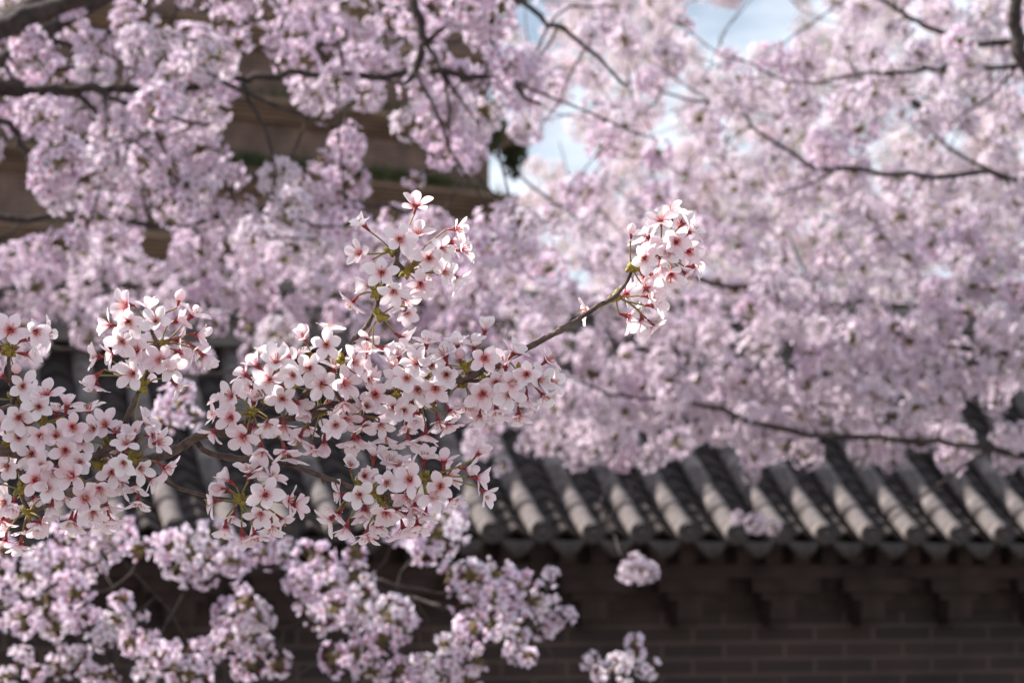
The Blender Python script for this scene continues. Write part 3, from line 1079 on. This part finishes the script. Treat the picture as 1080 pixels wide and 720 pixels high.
def focus_branch(label, z, stems, nodes, flowers, seed, fill=0, base=0):
    """stems: (kind, pixel path with depth offsets, radius); nodes: pixel spurs; flowers: (x, y, facing letters)"""
    r = random.Random(seed)
    B = P(stems[0][1][0][0], stems[0][1][0][1], z)
    t = thing('cherry_branch', label, 'cherry branch', B, GF)
    wood = []
    for kind, path, w0, w1 in stems:
        pts = [P(q[0], q[1], z + (q[2] if len(q) > 2 else 0)) - B for q in path]
        n = len(pts) - 1
        a, b = smooth_path(pts, [w0 + (w1 - w0) * (k / n) ** .7 for k in range(n + 1)], .005, .00035, r)
        # knots along the twig
        for k in range(len(b)):
            b[k] *= r.uniform(.93, 1.08) * (1.4 if r.random() < .09 else 1)
        m = MB()
        tube(m, a, b, 9)
        for k in range(2, len(a) - 1):
            if r.random() < .16:
                d = (unit(r) + (a[k + 1] - a[k]).normalized() * .6).normalized()
                tube(m, [a[k], a[k] + d * (b[k] + .0012), a[k] + d * (b[k] + .0045)], [b[k] * .8, .0016, .0004], 6)
        o = link(kind, m.mesh(kind, [M_TWIG]), t)
        wood.append((o, a, m))
    allpts = [q for _, a, _ in wood for q in a]
    cl = []
    for q in nodes:
        x, y = q[0], q[1]
        near = min(allpts, key=lambda p: ((p + B - CAM).dot(CR) / (p + B - CAM).dot(CF) * FPX + 540 - x) ** 2 + (360 - (p + B - CAM).dot(CU) / (p + B - CAM).dot(CF) * FPX - y) ** 2)
        zn = (near + B - CAM).dot(CF) + (q[2] if len(q) > 2 else r.uniform(-.012, .008))
        c = P(x, y, zn) - B
        m = MB()
        if (near - c).length > .003:
            p_, r_ = smooth_path([near, (near + c) / 2 + unit(r) * .1 * (near - c).length, c], [.0021, .0019, .0020], .005, 0, r)
            tube(m, [p - c for p in p_], r_, 7, 6)
        bud_scales(m, Vector((0, 0, 0)), r, r.uniform(.85, 1.15))
        cl.append([x, y, c, m, []])
    lst = list(flowers)
    for k in cl:
        for _ in range(fill):
            a = r.uniform(0, 6.283)
            q = r.uniform(12, 34)
            lst.append((k[0] + math.cos(a) * q, k[1] + math.sin(a) * q * .9 + 4, 'x'))
    for x, y, fl in lst:
        k = min(cl, key=lambda k: (k[0] - x) ** 2 + (k[1] - y) ** 2)
        ox, oy = (x - k[0]) / 34, (k[1] - y) / 34
        l = math.hypot(ox, oy)
        if l > 1.3:
            ox, oy = ox / l * 1.3, oy / l * 1.3
        bud = 'k' in fl
        half = 'h' in fl
        f = Vector((ox * .75, oy * .75, .62))
        cs = [c for c in fl if c in DIRS]
        if cs:
            f = Vector((ox * .2, oy * .2, .3))
            for c in cs:
                f = f + Vector(DIRS[c])
            if cs == ['c']:
                f = Vector((ox * .3, oy * .3, 1))
        elif 'x' in fl:
            f = Vector((ox * .9 + r.gauss(0, .3), oy * .9 + r.gauss(0, .3), r.uniform(-.7, .5)))
        f = (f + unit(r) * .22).normalized()
        W = CR * f.x + CU * f.y - CF * f.z
        zc = (k[2] + B - CAM).dot(CF)
        dz = -f.z * .020 + r.uniform(-.006, .006)
        if 'x' in fl:
            dz = r.uniform(.002, .028)
        p = P(x, y, zc + dz) - B - k[2]
        k[4].append((p, W, bud, half))
    for x, y, c, m, fs in cl:
        for p, W, bud, half in fs:
            e = p - W * .0062
            d = e.length
            g = Vector((0, 0, -1)) * d * .10
            pth, rd = smooth_path([e * .04, e * .5 + unit(r) * d * .07 - g * .4 - W * d * .08, e], [.00075, .00062, .00078], .005, 0, r)
            tube(m, pth, rd, 5, 4, False)
        co = link('blossom_cluster', m.mesh('blossom_cluster', FMATS + [M_TWIG]), t, c)
        for p, W, bud, half in fs:
            me = r.choice(HI_BUD if bud else HI_HALF if half else HI_OPEN)
            o = link('bud' if bud else 'flower', me, co, p)
            o.rotation_euler = rot_to(W, r.uniform(0, 6.28)).to_euler()
            s = r.uniform(.88, 1.04)
            o.scale = (s, s, s)
    return t


main_stems = [
    ('main_stem', [(-40, 560, .05), (60, 525, .05), (120, 500, .045), (158, 485, .03), (185, 474, .01), (212, 459, 0), (262, 452, .02), (310, 440, .02), (360, 425, .02), (420, 410, .02), (475, 402, .0), (500, 394, -.005), (530, 381, 0),
                   (570, 359, 0), (603, 341, .005), (632, 322, .008), (651, 311, .01), (662, 295, .01), (666, 284, .012)], .0052, .0015),
    ('twig', [(205, 463, .01), (222, 478, .015), (258, 484, .02), (305, 490, .02), (340, 502, .01), (372, 514, .0), (400, 522, 0), (432, 514, 0), (448, 506, 0)], .0028, .0014),
    ('twig', [(150, 488, .02), (172, 507, .02), (205, 519, .02), (240, 527, .01), (256, 527, .01)], .0019, .0014),
    ('twig', [(300, 442, .02), (335, 400, .02), (362, 375, .015), (372, 358, .01), (388, 342, .01), (397, 322, .01), (402, 305, .01), (414, 285, .01), (420, 268, .01), (423, 258, .01)], .0023, .0013),
    ('twig', [(360, 425, .02), (350, 400, .02), (361, 383, .01)], .0018, .0014),
    ('twig', [(240, 455, .015), (262, 442, .01), (285, 426, .0), (308, 407, 0)], .0020, .0013),
    ('twig', [(475, 402, 0), (510, 400, 0), (548, 394, 0)], .0017, .0013),
]
main_nodes = [(414, 265), (429, 286), (397, 309), (401, 333), (666, 281), (650, 313), (697, 266, -.005), (266, 435), (361, 382), (282, 425), (309, 406), (338, 435), (449, 399), (488, 403), (443, 419),
              (417, 417), (547, 393), (492, 389), (253, 527), (378, 512), (393, 521), (446, 505), (404, 528), (330, 376), (370, 440), (510, 400)]
main_flowers = [
    # upper twig
    (438, 219, 'ub'), (385, 239, 'luh'), (421, 253, 'c'), (440, 248, 'cu'), (479, 242, 'r'), (465, 262, 'rc'), (381, 267, 'lc'), (390, 275, 'k'), (403, 288, 'c'), (468, 287, 'rc'), (443, 298, 'cd'),
    (373, 317, 'ld'), (415, 306, 'cd'), (424, 314, 'd'), (429, 328, 'cd'), (486, 264, 'r'), (480, 292, 'rd'), (474, 256, 'rb'), (452, 272, 'c'), (392, 300, 'l'),
    # the tip
    (697, 234, 'cu'), (666, 246, 'uk'), (684, 251, 'lu'), (679, 272, 'c'), (703, 267, 'c'), (725, 265, 'rc'), (727, 245, 'ru'), (708, 226, 'ub'), (697, 278, 'd'), (722, 288, 'rd'), (681, 304, 'b'),
    (687, 322, 'r'), (677, 336, 'd'), (688, 342, 'dr'), (718, 237, 'b'), (730, 281, 'r'), (708, 288, 'cd'), (690, 262, 'c'), (712, 255, 'c'), (682, 312, 'rh'),
    # main mass, left
    (322, 358, 'cu'), (344, 364, 'c'), (347, 350, 'u'), (307, 378, 'lc'), (327, 388, 'c'), (372, 382, 'cr'), (285, 400, 'c'), (282, 378, 'u'), (291, 383, 'uc'), (260, 396, 'lu'), (266, 408, 'lb'), (246, 418, 'lc'),
    (235, 422, 'lu'), (230, 437, 'l'), (226, 454, 'ld'), (257, 459, 'c'), (298, 420, 'c'), (324, 430, 'cd'), (362, 404, 'cr'), (387, 399, 'r'), (364, 421, 'd'), (386, 429, 'c'), (318, 376, 'u'), (348, 424, 'd'),
    (317, 460, 'd'), (299, 447, 'd'), (282, 446, 'cd'), (342, 464, 'd'), (365, 440, 'cd'), (373, 462, 'd'), (324, 449, 'db'), (381, 385, 'r'), (272, 386, 'lu'), (245, 440, 'c'), (310, 395, 'c'), (340, 405, 'c'),
    (330, 471, 'd'), (300, 473, 'd'), (275, 470, 'd'), (310, 481, 'd'), (273, 493, 'd'), (355, 448, 'c'), (352, 390, 'u'),
    # main mass, right
    (440, 384, 'cu'), (450, 364, 'u'), (419, 398, 'c'), (471, 395, 'c'), (483, 366, 'uh'), (500, 367, 'u'), (510, 377, 'c'), (511, 350, 'u'), (485, 377, 'uk'), (523, 403, 'c'), (509, 414, 'c'), (555, 394, 'c'), (567, 401, 'rc'),
    (576, 381, 'ru'), (580, 403, 'r'), (572, 416, 'rd'), (415, 429, 'c'), (396, 416, 'c'), (385, 428, 'l'), (401, 446, 'cd'), (429, 446, 'd'), (439, 436, 'cd'), (474, 432, 'rd'), (441, 410, 'c'), (462, 442, 'd'),
    (523, 430, 'd'), (537, 416, 'c'), (506, 438, 'd'), (555, 419, 'd'), (449, 456, 'd'), (472, 446, 'd'), (406, 458, 'd'), (547, 436, 'd'), (533, 387, 'u'), (470, 377, 'u'), (421, 377, 'u'), (429, 399, 'c'),
    (541, 373, 'ru'), (402, 366, 'rh'), (386, 373, 'u'), (455, 385, 'c'), (432, 371, 'u'), (495, 424, 'd'), (415, 388, 'u'), (460, 409, 'c'), (426, 432, 'c'), (540, 404, 'c'), (430, 462, 'd'), (385, 446, 'd'),
    # lower left spray
    (233, 515, 'lk'), (280, 522, 'c'), (262, 500, 'u'), (238, 554, 'd'), (268, 562, 'd'), (286, 552, 'd'), (296, 546, 'rd'), (302, 527, 'r'), (310, 532, 'rh'), (227, 528, 'l'), (247, 542, 'd'), (256, 562, 'db'), (275, 540, 'cd'), (285, 506, 'ur'), (243, 508, 'lu'),
    # lower right spray
    (370, 493, 'cu'), (394, 483, 'u'), (384, 502, 'c'), (447, 486, 'u'), (433, 505, 'c'), (468, 489, 'ub'), (504, 479, 'ruh'), (490, 494, 'rh'), (501, 503, 'r'), (509, 518, 'rd'), (470, 503, 'rb'), (407, 509, 'c'), (431, 520, 'cd'),
    (361, 521, 'l'), (379, 521, 'c'), (358, 539, 'ld'), (384, 536, 'd'), (366, 554, 'd'), (407, 539, 'cd'), (449, 541, 'd'), (401, 554, 'd'), (419, 536, 'd'), (455, 522, 'cr'), (387, 561, 'd'), (350, 546, 'ld'), (475, 525, 'rd'), (425, 556, 'd'),
    (420, 493, 'u'), (438, 532, 'd'), (410, 490, 'u'), (465, 512, 'c'), (440, 552, 'd'),
]
focus_branch('sharp cherry branch in full bloom whose bare twig ends in a lone spray', 1.88, main_stems, main_nodes, main_flowers, 61, 2)

left_stems = [
    ('main_stem', [(-70, 470, .0), (0, 476, .01), (50, 484, .01), (95, 482, .005), (125, 465, .0), (134, 440, 0), (146, 415, 0), (156, 392, 0), (165, 368, 0), (158, 345, 0)], .0040, .0013),
    ('twig', [(-60, 440, .0), (0, 432, 0), (15, 420, 0), (10, 396, 0), (9, 369, 0)], .0022, .0013),
    ('twig', [(20, 480, .01), (25, 500, .0), (22, 520, 0), (30, 540, 0)], .0022, .0013),
    ('twig', [(90, 482, .005), (120, 480, .0), (140, 486, 0)], .0018, .0013),
    ('twig', [(50, 484, .01), (80, 505, .0), (95, 520, 0)], .0018, .0013),
]
left_nodes = [(156, 343), (171, 364), (149, 408), (9, 369), (112, 469), (103, 489), (15, 421), (22, 517), (140, 484), (95, 518), (45, 445), (60, 478), (10, 470), (30, 540)]
left_flowers = [
    (135, 322, 'cl'), (118, 343, 'l'), (136, 339, 'c'), (130, 360, 'c'), (105, 376, 'l'), (146, 369, 'c'), (141, 394, 'c'), (156, 385, 'c'), (170, 380, 'c'), (103, 395, 'ld'), (185, 405, 'rd'), (178, 386, 'rc'), (201, 334, 'ru'),
    (189, 316, 'uk'), (159, 329, 'uh'), (165, 339, 'c'), (185, 339, 'rh'), (206, 353, 'r'), (204, 366, 'rd'), (213, 374, 'rd'), (101, 404, 'd'), (120, 372, 'l'), (186, 358, 'rb'),
    (11, 349, 'c'), (36, 349, 'rc'), (46, 352, 'r'), (0, 368, 'l'), (28, 358, 'r'), (-8, 352, 'lu'),
    (17, 392, 'uk'), (24, 407, 'c'), (4, 397, 'lu'), (41, 429, 'c'), (26, 430, 'd'), (3, 450, 'c'), (20, 461, 'c'), (43, 459, 'c'), (77, 450, 'c'), (86, 465, 'c'), (111, 449, 'cu'), (94, 435, 'u'), (49, 418, 'uc'),
    (150, 446, 'ru'), (159, 459, 'r'), (165, 467, 'r'), (77, 501, 'c'), (69, 474, 'c'), (105, 513, 'cd'), (122, 458, 'u'), (146, 493, 'cr'), (144, 510, 'd'), (131, 487, 'c'), (133, 469, 'cu'),
    (49, 514, 'c'), (37, 506, 'c'), (6, 529, 'c'), (15, 529, 'cd'), (28, 557, 'd'), (41, 551, 'cd'), (6, 568, 'd'), (22, 572, 'd'), (75, 546, 'd'), (99, 538, 'cd'), (90, 524, 'c'), (112, 532, 'd'), (172, 492, 'rd'),
    (146, 526, 'd'), (115, 546, 'd'), (60, 436, 'u'), (33, 478, 'c'), (8, 490, 'c'), (60, 495, 'cd'), (60, 460, 'c'), (100, 452, 'c'), (55, 532, 'd'), (-6, 510, 'l'), (20, 440, 'c'), (118, 497, 'c'), (128, 505, 'd'), (70, 430, 'u'),
    (30, 416, 'r'), (-10, 420, 'l'), (66, 519, 'd'), (3, 547, 'd'), (85, 487, 'c'), (45, 492, 'c'), (140, 462, 'u'),
]
focus_branch('sharp cherry branch thick with blossom, entering at the left edge with an upright sprig', 1.86, left_stems, left_nodes, left_flowers, 62, 2)
